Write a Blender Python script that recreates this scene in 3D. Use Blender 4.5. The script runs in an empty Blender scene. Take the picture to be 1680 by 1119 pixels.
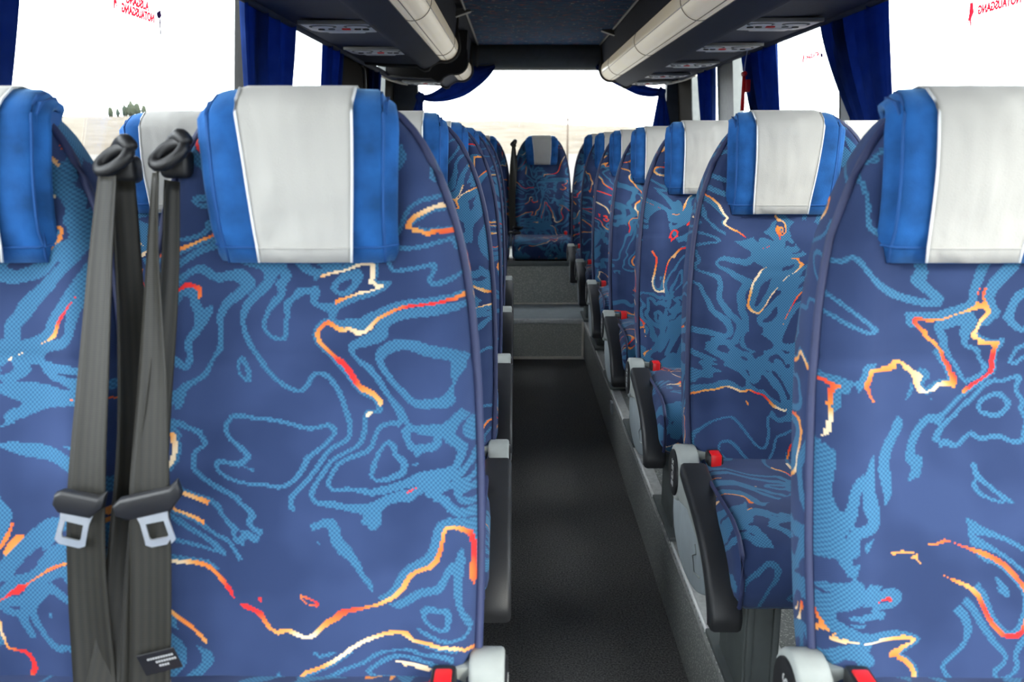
import bpy, bmesh, math, random
from mathutils import Vector, Matrix
random.seed(7)
PI = math.pi
scene = bpy.context.scene
C = scene.collection

# ------------------------------------------------------------------ camera
cam_d = bpy.data.cameras.new('camera')
cam = bpy.data.objects.new('camera', cam_d); C.objects.link(cam)
cam_d.sensor_width = 36.0
cam_d.lens = 1450.0 / 1680.0 * 36.0
cam_d.clip_start = 0.02; cam_d.clip_end = 2000
cam.location = (0, 0, 1.28)
cam.rotation_euler = (PI/2 - 0.218, 0, math.atan(5/1450))
cam_d.dof.use_dof = True
cam_d.dof.focus_distance = 2.1
cam_d.dof.aperture_fstop = 7.0
scene.camera = cam

# ------------------------------------------------------------------ world / light / exposure
w = bpy.data.worlds.new('overcast_sky'); scene.world = w; w.use_nodes = True
nt = w.node_tree; nt.nodes.clear()
bg = nt.nodes.new('ShaderNodeBackground'); out = nt.nodes.new('ShaderNodeOutputWorld')
bg.inputs[0].default_value = (0.94, 0.97, 1.0, 1); bg.inputs[1].default_value = 9.5
nt.links.new(bg.outputs[0], out.inputs[0])
sun_d = bpy.data.lights.new('sun', 'SUN'); sun_d.energy = 3.0; sun_d.angle = math.radians(8); sun_d.color = (1.0, 0.93, 0.82)
sun = bpy.data.objects.new('sun', sun_d); C.objects.link(sun)
sun.rotation_euler = Vector((-0.52, 0.80, -0.36)).to_track_quat('-Z', 'Y').to_euler()
vs = scene.view_settings
vs.view_transform = 'Standard'; vs.look = 'None'; vs.gamma = 1.0; vs.use_curve_mapping = False
vs.exposure = 0.0
scene.cycles.use_denoising = True
scene.cycles.max_bounces = 8
scene.cycles.diffuse_bounces = 5
scene.cycles.transparent_max_bounces = 12
scene.cycles.caustics_reflective = False; scene.cycles.caustics_refractive = False

# ------------------------------------------------------------------ node helpers
class NT:
    def __init__(s, name):
        s.m = bpy.data.materials.new(name); s.m.use_nodes = True
        s.t = s.m.node_tree; s.t.nodes.clear()
        s.out = s.t.nodes.new('ShaderNodeOutputMaterial')
    def n(s, typ, **kw):
        nd = s.t.nodes.new(typ)
        for k, v in kw.items(): setattr(nd, k, v)
        return nd
    def set(s, sock, v):
        if isinstance(v, bpy.types.NodeSocket): s.t.links.new(v, sock)
        elif v is not None:
            if isinstance(v, tuple) and len(v) == 3 and sock.type == 'RGBA': v = v + (1,)
            sock.default_value = v
    def math(s, op, a, b=None, c=None, clamp=False):
        nd = s.n('ShaderNodeMath', operation=op, use_clamp=clamp)
        s.set(nd.inputs[0], a)
        if b is not None: s.set(nd.inputs[1], b)
        if c is not None: s.set(nd.inputs[2], c)
        return nd.outputs[0]
    def vm(s, op, a, b=None):
        nd = s.n('ShaderNodeVectorMath', operation=op)
        s.set(nd.inputs[0], a)
        if b is not None: s.set(nd.inputs[1], b)
        return nd.outputs[0]
    def noise(s, vec, scale, detail=2.0, rough=0.5, dist=0.0, dim='3D'):
        nd = s.n('ShaderNodeTexNoise', noise_dimensions=dim)
        s.set(nd.inputs['Vector'], vec)
        nd.inputs['Scale'].default_value = scale; nd.inputs['Detail'].default_value = detail
        nd.inputs['Roughness'].default_value = rough; nd.inputs['Distortion'].default_value = dist
        return nd.outputs[0]
    def mr(s, v, a, b, c=0.0, d=1.0, smooth=False):
        nd = s.n('ShaderNodeMapRange', interpolation_type='SMOOTHSTEP' if smooth else 'LINEAR')
        s.set(nd.inputs['Value'], v); nd.inputs['From Min'].default_value = a; nd.inputs['From Max'].default_value = b
        nd.inputs['To Min'].default_value = c; nd.inputs['To Max'].default_value = d
        return nd.outputs[0]
    def mix(s, f, a, b, blend='MIX'):
        nd = s.n('ShaderNodeMix', data_type='RGBA', blend_type=blend)
        s.set(nd.inputs[0], f); s.set(nd.inputs[6], a); s.set(nd.inputs[7], b)
        return nd.outputs[2]
    def ramp(s, f, stops, interp='LINEAR'):
        nd = s.n('ShaderNodeValToRGB'); cr = nd.color_ramp; cr.interpolation = interp
        while len(cr.elements) < len(stops): cr.elements.new(0.5)
        for e, (p, c) in zip(cr.elements, stops): e.position = p; e.color = c + (1,)
        s.set(nd.inputs[0], f); return nd.outputs[0]
    def coord(s, k='Object'):
        return s.n('ShaderNodeTexCoord').outputs[k]
    def bump(s, h, strength=0.3, dist=0.002):
        nd = s.n('ShaderNodeBump'); nd.inputs['Strength'].default_value = strength; nd.inputs['Distance'].default_value = dist
        s.set(nd.inputs['Height'], h); return nd.outputs[0]
    def principled(s, color, rough=0.5, metal=0.0, spec=0.5, normal=None, sheen=0.0, coat=0.0, sheen_tint=None):
        b = s.n('ShaderNodeBsdfPrincipled')
        s.set(b.inputs['Base Color'], color); s.set(b.inputs['Roughness'], rough); s.set(b.inputs['Metallic'], metal)
        b.inputs['Specular IOR Level'].default_value = spec
        if normal is not None: s.set(b.inputs['Normal'], normal)
        b.inputs['Sheen Weight'].default_value = sheen
        if sheen_tint: b.inputs['Sheen Tint'].default_value = sheen_tint + (1,)
        b.inputs['Coat Weight'].default_value = coat
        s.b = b
        s.t.links.new(b.outputs[0], s.out.inputs[0]); return b

def simple(name, col, rough=0.5, metal=0.0, spec=0.5, var=0.08, scale=30.0, bump=0.0, bscale=400.0, **kw):
    t = NT(name); co = t.coord()
    f = t.noise(co, scale, 3.0)
    dark = tuple(c*(1-var) for c in col); lite = tuple(min(1, c*(1+var)) for c in col)
    c = t.mix(t.mr(f, 0.3, 0.7), dark, lite)
    nrm = t.bump(t.noise(co, bscale, 2.0), bump, 0.002) if bump else None
    t.principled(c, rough, metal, spec, nrm, **kw)
    return t.m

def fabric_mat(name, fs=1.0):
    t = NT(name)
    uv = t.n('ShaderNodeUVMap').outputs[0]
    rnd = t.n('ShaderNodeObjectInfo').outputs['Random']
    off = t.n('ShaderNodeCombineXYZ'); t.set(off.inputs[0], t.math('MULTIPLY', rnd, 37.3)); t.set(off.inputs[1], t.math('MULTIPLY', rnd, 91.7))
    cell = 0.0020
    sn = t.vm('SNAP', uv, (cell, cell, 1.0))
    P = t.vm('ADD', sn, off.outputs[0])
    P = t.vm('MULTIPLY', P, (0.85, 1.0, 1.0))
    e = 0.004
    def F(v): return t.noise(v, 4.3*fs, 2.5, 0.50, 0.42, '2D')
    f0 = F(P); fx = F(t.vm('ADD', P, (e, 0, 0))); fy = F(t.vm('ADD', P, (0, e, 0)))
    gx = t.math('SUBTRACT', fx, f0); gy = t.math('SUBTRACT', fy, f0)
    g = t.math('SQRT', t.math('ADD', t.math('MULTIPLY', gx, gx), t.math('MULTIPLY', gy, gy)))
    g = t.math('MAXIMUM', t.math('DIVIDE', g, e), 0.16)
    N = 12.5
    tt = t.math('MULTIPLY', f0, N)
    fr = t.math('FRACT', tt)
    s = t.math('DIVIDE', t.math('SUBTRACT', fr, 0.5), t.math('MULTIPLY', g, N))
    n2 = t.noise(P, 3.6*fs, 1.0, 0.5, 0.3, '2D')
    wid = t.mr(n2, 0.40, 0.72, 0.0026, 0.0112)
    # lines fade away in places
    n5 = t.noise(t.vm('ADD', P, (13.1, 5.7, 0)), 4.4*fs, 1.0, 0.5, 0.0, '2D')
    keep = t.math('GREATER_THAN', n5, 0.365)
    band = t.math('LESS_THAN', t.math('ABSOLUTE', s), wid)
    band = t.math('MULTIPLY', band, keep)
    # bright coloured edge lines on some contours
    n3 = t.noise(t.vm('ADD', P, (3.3, 8.1, 0)), 5.2*fs, 0.5, 0.5, 0.0, '2D')
    par = t.math('LESS_THAN', t.math('FRACT', t.math('MULTIPLY', t.math('FLOOR', tt), 0.3334)), 0.25)
    om = t.math('MULTIPLY', t.math('GREATER_THAN', n3, 0.425), par)
    oline = t.math('LESS_THAN', t.math('ABSOLUTE', t.math('SUBTRACT', s, wid)), 0.0024)
    oline = t.math('MULTIPLY', oline, om)
    n4 = t.noise(t.vm('ADD', P, (21.0, 2.0, 0)), 13.0*fs, 0.5, 0.5, 0.0, '2D')
    oc = t.ramp(n4, [(0.28, (0.78, 0.62, 0.42)), (0.42, (0.72, 0.34, 0.10)), (0.54, (0.72, 0.20, 0.04)), (0.66, (0.68, 0.03, 0.03))])
    base = t.mix(t.mr(t.noise(P, 9.0, 2.0, 0.5, 0, '2D'), 0.35, 0.65), (0.024, 0.041, 0.110), (0.035, 0.058, 0.146))
    # knitted dots in the light areas
    sx = t.n('ShaderNodeSeparateXYZ'); t.set(sx.inputs[0], uv)
    wv = t.math('MULTIPLY', t.math('SINE', t.math('MULTIPLY', sx.outputs[0], 1150.0)), t.math('SINE', t.math('MULTIPLY', sx.outputs[1], 1150.0)))
    lt = t.mix(t.mr(wv, -0.2, 0.2), (0.030, 0.100, 0.200), (0.054, 0.178, 0.315))
    col = t.mix(band, base, lt)
    col = t.mix(oline, col, oc)
    fine = t.math('MULTIPLY', t.math('SINE', t.math('MULTIPLY', sx.outputs[0], 2300.0)), t.math('SINE', t.math('MULTIPLY', sx.outputs[1], 2300.0)))
    hgt = t.math('ADD', t.math('MULTIPLY', band, 0.5), t.math('MULTIPLY', fine, 0.3))
    b = t.principled(col, 0.9, 0, 0.15, t.bump(hgt, 0.25, 0.0015), sheen=0.07)
    b.inputs['Sheen Roughness'].default_value = 0.5
    return t.m

M = {}
M['fabric'] = fabric_mat('seat_fabric', 1.2)
M['piping'] = simple('navy_piping', (0.022, 0.032, 0.10), 0.6, bump=0.2, bscale=900)
M['velour'] = simple('blue_velour', (0.013, 0.088, 0.29), 0.85, spec=0.2, var=0.38, scale=22, bump=0.25, bscale=500, sheen=0.35, sheen_tint=(0.3, 0.6, 1.0))
M['velourseam'] = simple('blue_velour_seam', (0.014, 0.09, 0.30), 0.9)
def cloth_mat():
    t = NT('white_cloth'); co = t.coord()
    wr = t.noise(co, 8.0, 1.6, 0.5, 1.0)
    fine = t.noise(co, 700.0, 1.0)
    h = t.math('ADD', t.math('MULTIPLY', wr, 1.0), t.math('MULTIPLY', fine, 0.03))
    t.principled((0.50, 0.49, 0.465), 0.85, 0, 0.2, t.bump(h, 0.55, 0.022), sheen=0.1)
    return t.m
M['cloth'] = cloth_mat()
M['grey_plastic'] = simple('grey_plastic', (0.36, 0.385, 0.37), 0.5, bump=0.1, bscale=900)
M['plate_grey'] = simple('side_plate_grey', (0.36, 0.41, 0.44), 0.45)
M['black_plastic'] = simple('black_plastic', (0.012, 0.012, 0.014), 0.45, bump=0.15, bscale=800)
M['pad'] = simple('armrest_pad_black', (0.016, 0.017, 0.02), 0.5, bump=0.15, bscale=700)
M['red'] = simple('red_plastic', (0.75, 0.01, 0.012), 0.35)
M['steel'] = simple('steel', (0.82, 0.83, 0.85), 0.35, 0.85)
M['leg'] = simple('leg_grey', (0.11, 0.125, 0.125), 0.5)
M['undercarriage'] = simple('seat_base_black', (0.02, 0.02, 0.022), 0.7)
M['print'] = simple('pale_print', (0.45, 0.46, 0.46), 0.5)
M['back_shell'] = simple('back_shell', (0.03, 0.035, 0.06), 0.6)
def strap_mat():
    t = NT('belt_webbing'); uv = t.n('ShaderNodeUVMap').outputs[0]
    sx = t.n('ShaderNodeSeparateXYZ'); t.set(sx.inputs[0], uv)
    rib = t.math('SINE', t.math('MULTIPLY', sx.outputs[0], 700.0))
    fine = t.math('SINE', t.math('MULTIPLY', sx.outputs[1], 2500.0))
    c = t.mix(t.mr(rib, -1, 1), (0.011, 0.0105, 0.009), (0.018, 0.017, 0.013))
    t.principled(c, 0.48, 0, 0.28, t.bump(t.math('ADD', rib, fine), 0.08, 0.001), sheen=0.06, sheen_tint=(0.9, 0.8, 0.55))
    return t.m
M['strap'] = strap_mat()
# setting
def speckle(name, base, lite, dens=0.60, scale=190.0, rough=0.55):
    t = NT(name); co = t.coord()
    f = t.noise(co, scale, 1.0, 0.6)
    f2 = t.noise(co, 2.5, 3.0)
    c = t.mix(t.math('GREATER_THAN', f, dens), base, lite)
    c = t.mix(t.mr(f2, 0.35, 0.7, 0, 0.35), c, tuple(v*0.6 for v in base))
    t.principled(c, rough, 0, 0.4, t.bump(f, 0.1, 0.001)); return t.m
M['vinyl'] = speckle('speckled_vinyl', (0.40, 0.41, 0.37), (0.80, 0.80, 0.72))
M['vinyl_dark'] = speckle('speckled_vinyl_floor', (0.21, 0.22, 0.215), (0.50, 0.50, 0.47))
def carpet_mat():
    t = NT('aisle_carpet'); co = t.coord()
    f = t.noise(co, 190.0, 3.0, 0.75); f2 = t.noise(co, 5.0, 4.0, 0.6)
    c = t.mix(t.mr(f, 0.35, 0.7), (0.045, 0.045, 0.047), (0.24, 0.235, 0.23))
    c = t.mix(t.mr(f2, 0.45, 0.8, 0, 0.4), c, (0.16, 0.15, 0.14))
    t.principled(c, 0.95, 0, 0.1, t.bump(f, 0.8, 0.006)); return t.m
M['carpet'] = carpet_mat()
M['alu'] = simple('aluminium_trim', (0.62, 0.63, 0.62), 0.45, 0.35, var=0.15, scale=60)
M['edge_highlight'] = simple('painted_edge_highlight', (0.88, 0.88, 0.87), 0.4)  # near-white: highlight on the platform nosing put into the colour
M['cream_seal'] = simple('cream_sealant', (0.80, 0.76, 0.66), 0.6)
M['wall'] = simple('wall_lining_grey', (0.10, 0.11, 0.13), 0.8, bump=0.2, bscale=300)
M['pillar_grey'] = simple('pillar_grey', (0.24, 0.26, 0.26), 0.55)
M['dark_panel'] = simple('dark_brown_panel', (0.022, 0.019, 0.016), 0.9, spec=0.08)
M['beam'] = simple('rear_beam_charcoal', (0.065, 0.073, 0.078), 0.75, bump=0.1, bscale=400)
M['rubber'] = simple('black_rubber', (0.012, 0.012, 0.012), 0.6)
M['rack'] = simple('rack_navy', (0.0075, 0.0155, 0.046), 0.75, var=0.12, bump=0.25, bscale=500)
M['rack_side'] = simple('rack_navy_side', (0.010, 0.015, 0.036), 0.8, bump=0.2, bscale=500)
M['rack_cap'] = simple('rack_end_cap_brown', (0.018, 0.016, 0.015), 0.6)
M['cap_trim'] = simple('rack_end_trim', (0.10, 0.10, 0.095), 0.5)
def lamp_mat():
    t = NT('lamp_diffuser'); co = t.coord()
    f = t.noise(co, 1.6, 2.0)
    c = t.mix(t.mr(f, 0.35, 0.65), (0.80, 0.74, 0.60), (0.88, 0.86, 0.82))
    b = t.principled(c, 0.30, 0, 0.6)
    b.inputs['Emission Color'].default_value = (1.0, 0.87, 0.62, 1); b.inputs['Emission Strength'].default_value = 0.20; return t.m
M['lamp'] = lamp_mat()
M['panel_white'] = simple('service_panel_white', (0.84, 0.86, 0.88), 0.45)
M['panel_grey'] = simple('service_panel_grey', (0.20, 0.21, 0.21), 0.5)
def ceil_fabric():
    t = NT('ceiling_fabric'); co = t.coord()
    st = t.vm('MULTIPLY', co, (2.5, 14.0, 1.0))
    f = t.noise(st, 4.0, 3.0, 0.6)
    c = t.mix(t.mr(f, 0.35, 0.7), (0.022, 0.040, 0.095), (0.065, 0.15, 0.26))
    r = t.noise(t.vm('MULTIPLY', co, (2.0, 9.0, 1.0)), 6.0, 2.0, 0.6)
    c = t.mix(t.math('GREATER_THAN', r, 0.62), c, (0.34, 0.11, 0.09))
    p = t.noise(t.vm('MULTIPLY', co, (16.0, 26.0, 1.0)), 2.0, 1.0)
    c = t.mix(t.math('GREATER_THAN', p, 0.72), c, (0.75, 0.72, 0.60))
    t.principled(c, 0.9, 0, 0.1); return t.m
M['ceil_fabric'] = ceil_fabric()
def curtain_mat():
    t = NT('blue_curtain'); co = t.coord()
    c = t.mix(t.mr(t.noise(co, 12.0, 2.0), 0.3, 0.7), (0.010, 0.021, 0.082), (0.020, 0.042, 0.16))
    d = t.n('ShaderNodeBsdfDiffuse'); t.set(d.inputs[0], c)
    tr = t.n('ShaderNodeBsdfTranslucent'); t.set(tr.inputs[0], (0.03, 0.11, 0.42, 1))
    mx = t.n('ShaderNodeMixShader'); mx.inputs[0].default_value = 0.30
    t.t.links.new(d.outputs[0], mx.inputs[1]); t.t.links.new(tr.outputs[0], mx.inputs[2]); t.t.links.new(mx.outputs[0], t.out.inputs[0])
    return t.m
M['curtain'] = curtain_mat()
def glass_mat():
    t = NT('window_glass')
    tr = t.n('ShaderNodeBsdfTransparent'); tr.inputs[0].default_value = (0.95, 0.97, 0.97, 1)
    gl = t.n('ShaderNodeBsdfGlossy'); gl.inputs['Roughness'].default_value = 0.02
    lw = t.n('ShaderNodeLayerWeight'); lw.inputs[0].default_value = 0.5
    fr = t.math('ADD', t.math('MULTIPLY', t.math('POWER', lw.outputs['Facing'], 5.0), 0.9), 0.03)
    mx = t.n('ShaderNodeMixShader')
    t.t.links.new(fr, mx.inputs[0]); t.t.links.new(tr.outputs[0], mx.inputs[1]); t.t.links.new(gl.outputs[0], mx.inputs[2])
    t.t.links.new(mx.outputs[0], t.out.inputs[0]); return t.m
M['glass'] = glass_mat()
def film_mat(name, col, clear):
    # translucent sticker ink: the wash-out by sky bloom is put into the material
    t = NT(name); d = t.n('ShaderNodeBsdfTranslucent'); t.set(d.inputs[0], col + (1,))
    tr = t.n('ShaderNodeBsdfTransparent'); tr.inputs[0].default_value = tuple(0.35+0.65*c for c in col) + (1,)
    mx = t.n('ShaderNodeMixShader'); mx.inputs[0].default_value = clear
    t.t.links.new(d.outputs[0], mx.inputs[1]); t.t.links.new(tr.outputs[0], mx.inputs[2]); t.t.links.new(mx.outputs[0], t.out.inputs[0])
    return t.m
M['sticker_red'] = film_mat('sticker_red', (0.60, 0.09, 0.14), 0.03)
M['sticker_violet'] = film_mat('sticker_violet', (0.08, 0.05, 0.12), 0.02)
def land(name, a, b, sc):
    t = NT(name); co = t.coord()
    t.principled(t.mix(t.mr(t.noise(co, sc, 5.0, 0.65), 0.35, 0.65), a, b), 0.95, 0, 0.1); return t.m
M['ground'] = land('dry_ground', (0.105, 0.095, 0.08), (0.12, 0.112, 0.10), 0.05)
M['hill'] = land('autumn_hill', (0.080, 0.064, 0.045), (0.122, 0.105, 0.082), 0.10)
M['tree'] = land('tree_crown', (0.030, 0.042, 0.032), (0.055, 0.062, 0.036), 0.6)
M['trunk'] = simple('tree_trunk', (0.08, 0.06, 0.045), 0.9)

# ------------------------------------------------------------------ mesh helpers
def link(o, parent=None):
    C.objects.link(o)
    if parent is not None: o.parent = parent
    return o
def mesh_obj(name, verts, faces, mat, parent=None, uvs=None, smooth=True):
    me = bpy.data.meshes.new(name); me.from_pydata([tuple(v) for v in verts], [], faces); me.update()
    if uvs:
        l = me.uv_layers.new(name='UVMap')
        for p in me.polygons:
            for li in p.loop_indices: l.data[li].uv = uvs[me.loops[li].vertex_index]
    if smooth:
        for p in me.polygons: p.use_smooth = True
    me.materials.append(M[mat] if isinstance(mat, str) else mat)
    o = bpy.data.objects.new(name, me)
    return link(o, parent)
def bm_obj(name, bm, mat, parent=None, smooth=False, angle=0.6):
    bmesh.ops.recalc_face_normals(bm, faces=bm.faces)
    if smooth:
        for f in bm.faces: f.smooth = True
        for e in bm.edges:
            if len(e.link_faces) == 2 and e.calc_face_angle(0) > angle: e.smooth = False
    me = bpy.data.meshes.new(name); bm.to_mesh(me); bm.free()
    me.materials.append(M[mat] if isinstance(mat, str) else mat)
    return link(bpy.data.objects.new(name, me), parent)
def add_box(bm, lo, hi, bev=0.0, seg=2):
    r = bmesh.ops.create_cube(bm, size=1.0)
    vs_ = r['verts']
    for v in vs_:
        v.co = Vector([(lo[i]+hi[i])/2 + v.co[i]*(hi[i]-lo[i]) for i in range(3)])
    if bev:
        es = list({e for v in vs_ for e in v.link_edges})
        bmesh.ops.bevel(bm, geom=es, offset=bev, segments=seg, affect='EDGES', profile=0.5)
def box(name, lo, hi, mat, parent=None, bev=0.004, seg=2):
    bm = bmesh.new(); add_box(bm, lo, hi, bev, seg); return bm_obj(name, bm, mat, parent, True)
def add_prism(bm, pts, axis, a, b, bev=0.0):
    """extrude a 2D polygon along axis ('x': pts are (y,z); 'y': (x,z); 'z': (x,y))"""
    def P(p, t):
        return {'x': (t, p[0], p[1]), 'y': (p[0], t, p[1]), 'z': (p[0], p[1], t)}[axis]
    A = [bm.verts.new(P(p, a)) for p in pts]; B = [bm.verts.new(P(p, b)) for p in pts]
    n = len(pts); fs = [bm.faces.new(A), bm.faces.new(B[::-1])]
    for i in range(n): fs.append(bm.faces.new((A[i], B[i], B[(i+1) % n], A[(i+1) % n])))
    if bev:
        bm.normal_update()
        es = list({e for f in fs[:2] for e in f.edges})
        bmesh.ops.bevel(bm, geom=es, offset=bev, segments=2, affect='EDGES', profile=0.5)
def prism(name, pts, axis, a, b, mat, parent=None, bev=0.0, angle=0.6):
    bm = bmesh.new(); add_prism(bm, pts, axis, a, b, bev); return bm_obj(name, bm, mat, parent, True, angle)
def tube_data(path, r, n=8, close=False):
    vs_, fs = [], []
    m = len(path)
    path = [Vector(p) for p in path]
    for i, p in enumerate(path):
        if close: d = path[(i+1) % m]-path[i-1]
        else: d = path[min(i+1, m-1)]-path[max(i-1, 0)]
        d.normalize()
        up = Vector((0, 0, 1)) if abs(d.z) < 0.9 else Vector((0, 1, 0))
        a = d.cross(up).normalized(); b = d.cross(a)
        rr = r[i] if isinstance(r, (list, tuple)) else r
        for k in range(n):
            t = 2*PI*k/n; vs_.append(p + a*math.cos(t)*rr + b*math.sin(t)*rr)
    for i in range(m if close else m-1):
        for k in range(n):
            j = (i+1) % m
            fs.append((i*n+k, i*n+(k+1) % n, j*n+(k+1) % n, j*n+k))
    if not close:
        fs.append(tuple(range(n))[::-1]); fs.append(tuple((m-1)*n+k for k in range(n)))
    return vs_, fs
def tube(name, path, r, mat, parent=None, n=8, close=False):
    v, f = tube_data(path, r, n, close); return mesh_obj(name, v, f, mat, parent)
def cyl(name, c, axis, r, h, mat, parent=None, n=24, bev=0.0):
    pts = [(r*math.cos(2*PI*k/n), r*math.sin(2*PI*k/n)) for k in range(n)]
    i = 'xyz'.index(axis)
    o = [(c[1], c[2]), (c[0], c[2]), (c[0], c[1])][i]
    return prism(name, [(p[0]+o[0], p[1]+o[1]) for p in pts], axis, c[i]-h/2, c[i]+h/2, mat, parent, bev)
def sheet(name, rows, mat, parent=None, thick=0.0, uvs=None):
    """grid of points rows[i][j] -> sheet; thick>0 gives it a second side"""
    m, n = len(rows), len(rows[0])
    V = [Vector(p) for r in rows for p in r]
    F = [(i*n+j, i*n+j+1, (i+1)*n+j+1, (i+1)*n+j) for i in range(m-1) for j in range(n-1)]
    U = uvs
    if thick:
        N = [Vector() for _ in V]
        for f in F:
            nn = (V[f[1]]-V[f[0]]).cross(V[f[3]]-V[f[0]])
            for k in f: N[k] += nn
        W = [v - nn.normalized()*thick for v, nn in zip(V, N)]
        k = len(V)
        F2 = [tuple(x+k for x in f[::-1]) for f in F]
        rim = [i*n for i in range(m)] + [(m-1)*n+j for j in range(1, n)] + [i*n+n-1 for i in range(m-2, -1, -1)] + [j for j in range(n-2, 0, -1)]
        R = [(rim[a], rim[a]+k, rim[(a+1) % len(rim)]+k, rim[(a+1) % len(rim)]) for a in range(len(rim))]
        V = V + W; F = F + F2 + [r[::-1] for r in R]
        if U: U = U + U
    return mesh_obj(name, V, F, mat, parent, U)
def empty(name, loc=(0, 0, 0)):
    o = bpy.data.objects.new(name, None); o.location = loc; o.empty_display_size = 0.1
    return link(o)
def tag(o, label, cat, group=None):
    o['label'] = label; o['category'] = cat
    if group: o['group'] = group
    return o
def struct(o): o['kind'] = 'structure'; return o
def interp(tab, x):
    if x <= tab[0][0]: return tab[0][1]
    for (a, fa), (b, fb) in zip(tab, tab[1:]):
        if x <= b:
            t = (x-a)/(b-a); return fa+(fb-fa)*t
    return tab[-1][1]
def smoothpath(pts, sub=6):
    """Catmull-Rom"""
    P = [Vector(p) for p in pts]; R = []
    for i in range(len(P)-1):
        p0 = P[max(i-1, 0)]; p1 = P[i]; p2 = P[i+1]; p3 = P[min(i+2, len(P)-1)]
        for k in range(sub):
            t = k/sub
            R.append(0.5*((2*p1)+(-p0+p2)*t+(2*p0-5*p1+4*p2-p3)*t*t+(-p0+3*p1-3*p2+p3)*t**3))
    R.append(P[-1]); return R
def copy_tree(o, parent=None):
    c = o.copy(); C.objects.link(c)
    if parent is not None: c.parent = parent
    for ch in list(o.children): copy_tree(ch, c)
    return c
def text_mesh(name, txt, size, mat, parent, mw, depth=0.0006, bold=0.0):
    cu = bpy.data.curves.new('t', 'FONT'); cu.body = txt; cu.size = size; cu.extrude = depth; cu.align_x = 'CENTER'; cu.align_y = 'CENTER'
    cu.resolution_u = 3; cu.offset = bold
    o = bpy.data.objects.new('t', cu); C.objects.link(o)
    bpy.context.view_layer.update()
    me = bpy.data.meshes.new_from_object(o.evaluated_get(bpy.context.evaluated_depsgraph_get()))
    bpy.data.objects.remove(o); bpy.data.curves.remove(cu)
    me.transform(mw); me.name = name
    me.materials.clear(); me.materials.append(M[mat])
    return link(bpy.data.objects.new(name, me), parent)

# ------------------------------------------------------------------ dimensions (metres; aisle floor at z = 0, +Y to the rear of the coach)
ZP = 0.241            # seat platform
XA0, XA1 = -0.115, 0.425   # aisle
YF, YR = -2.3, 7.0    # front, rear
ZC = 2.01             # ceiling
MID = 0.156
def wall_x(side, z):   # inner wall surface, leaning in towards the roof
    d = 1.136 - 0.075*max(0.0, z-0.95)
    return MID + side*d

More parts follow.
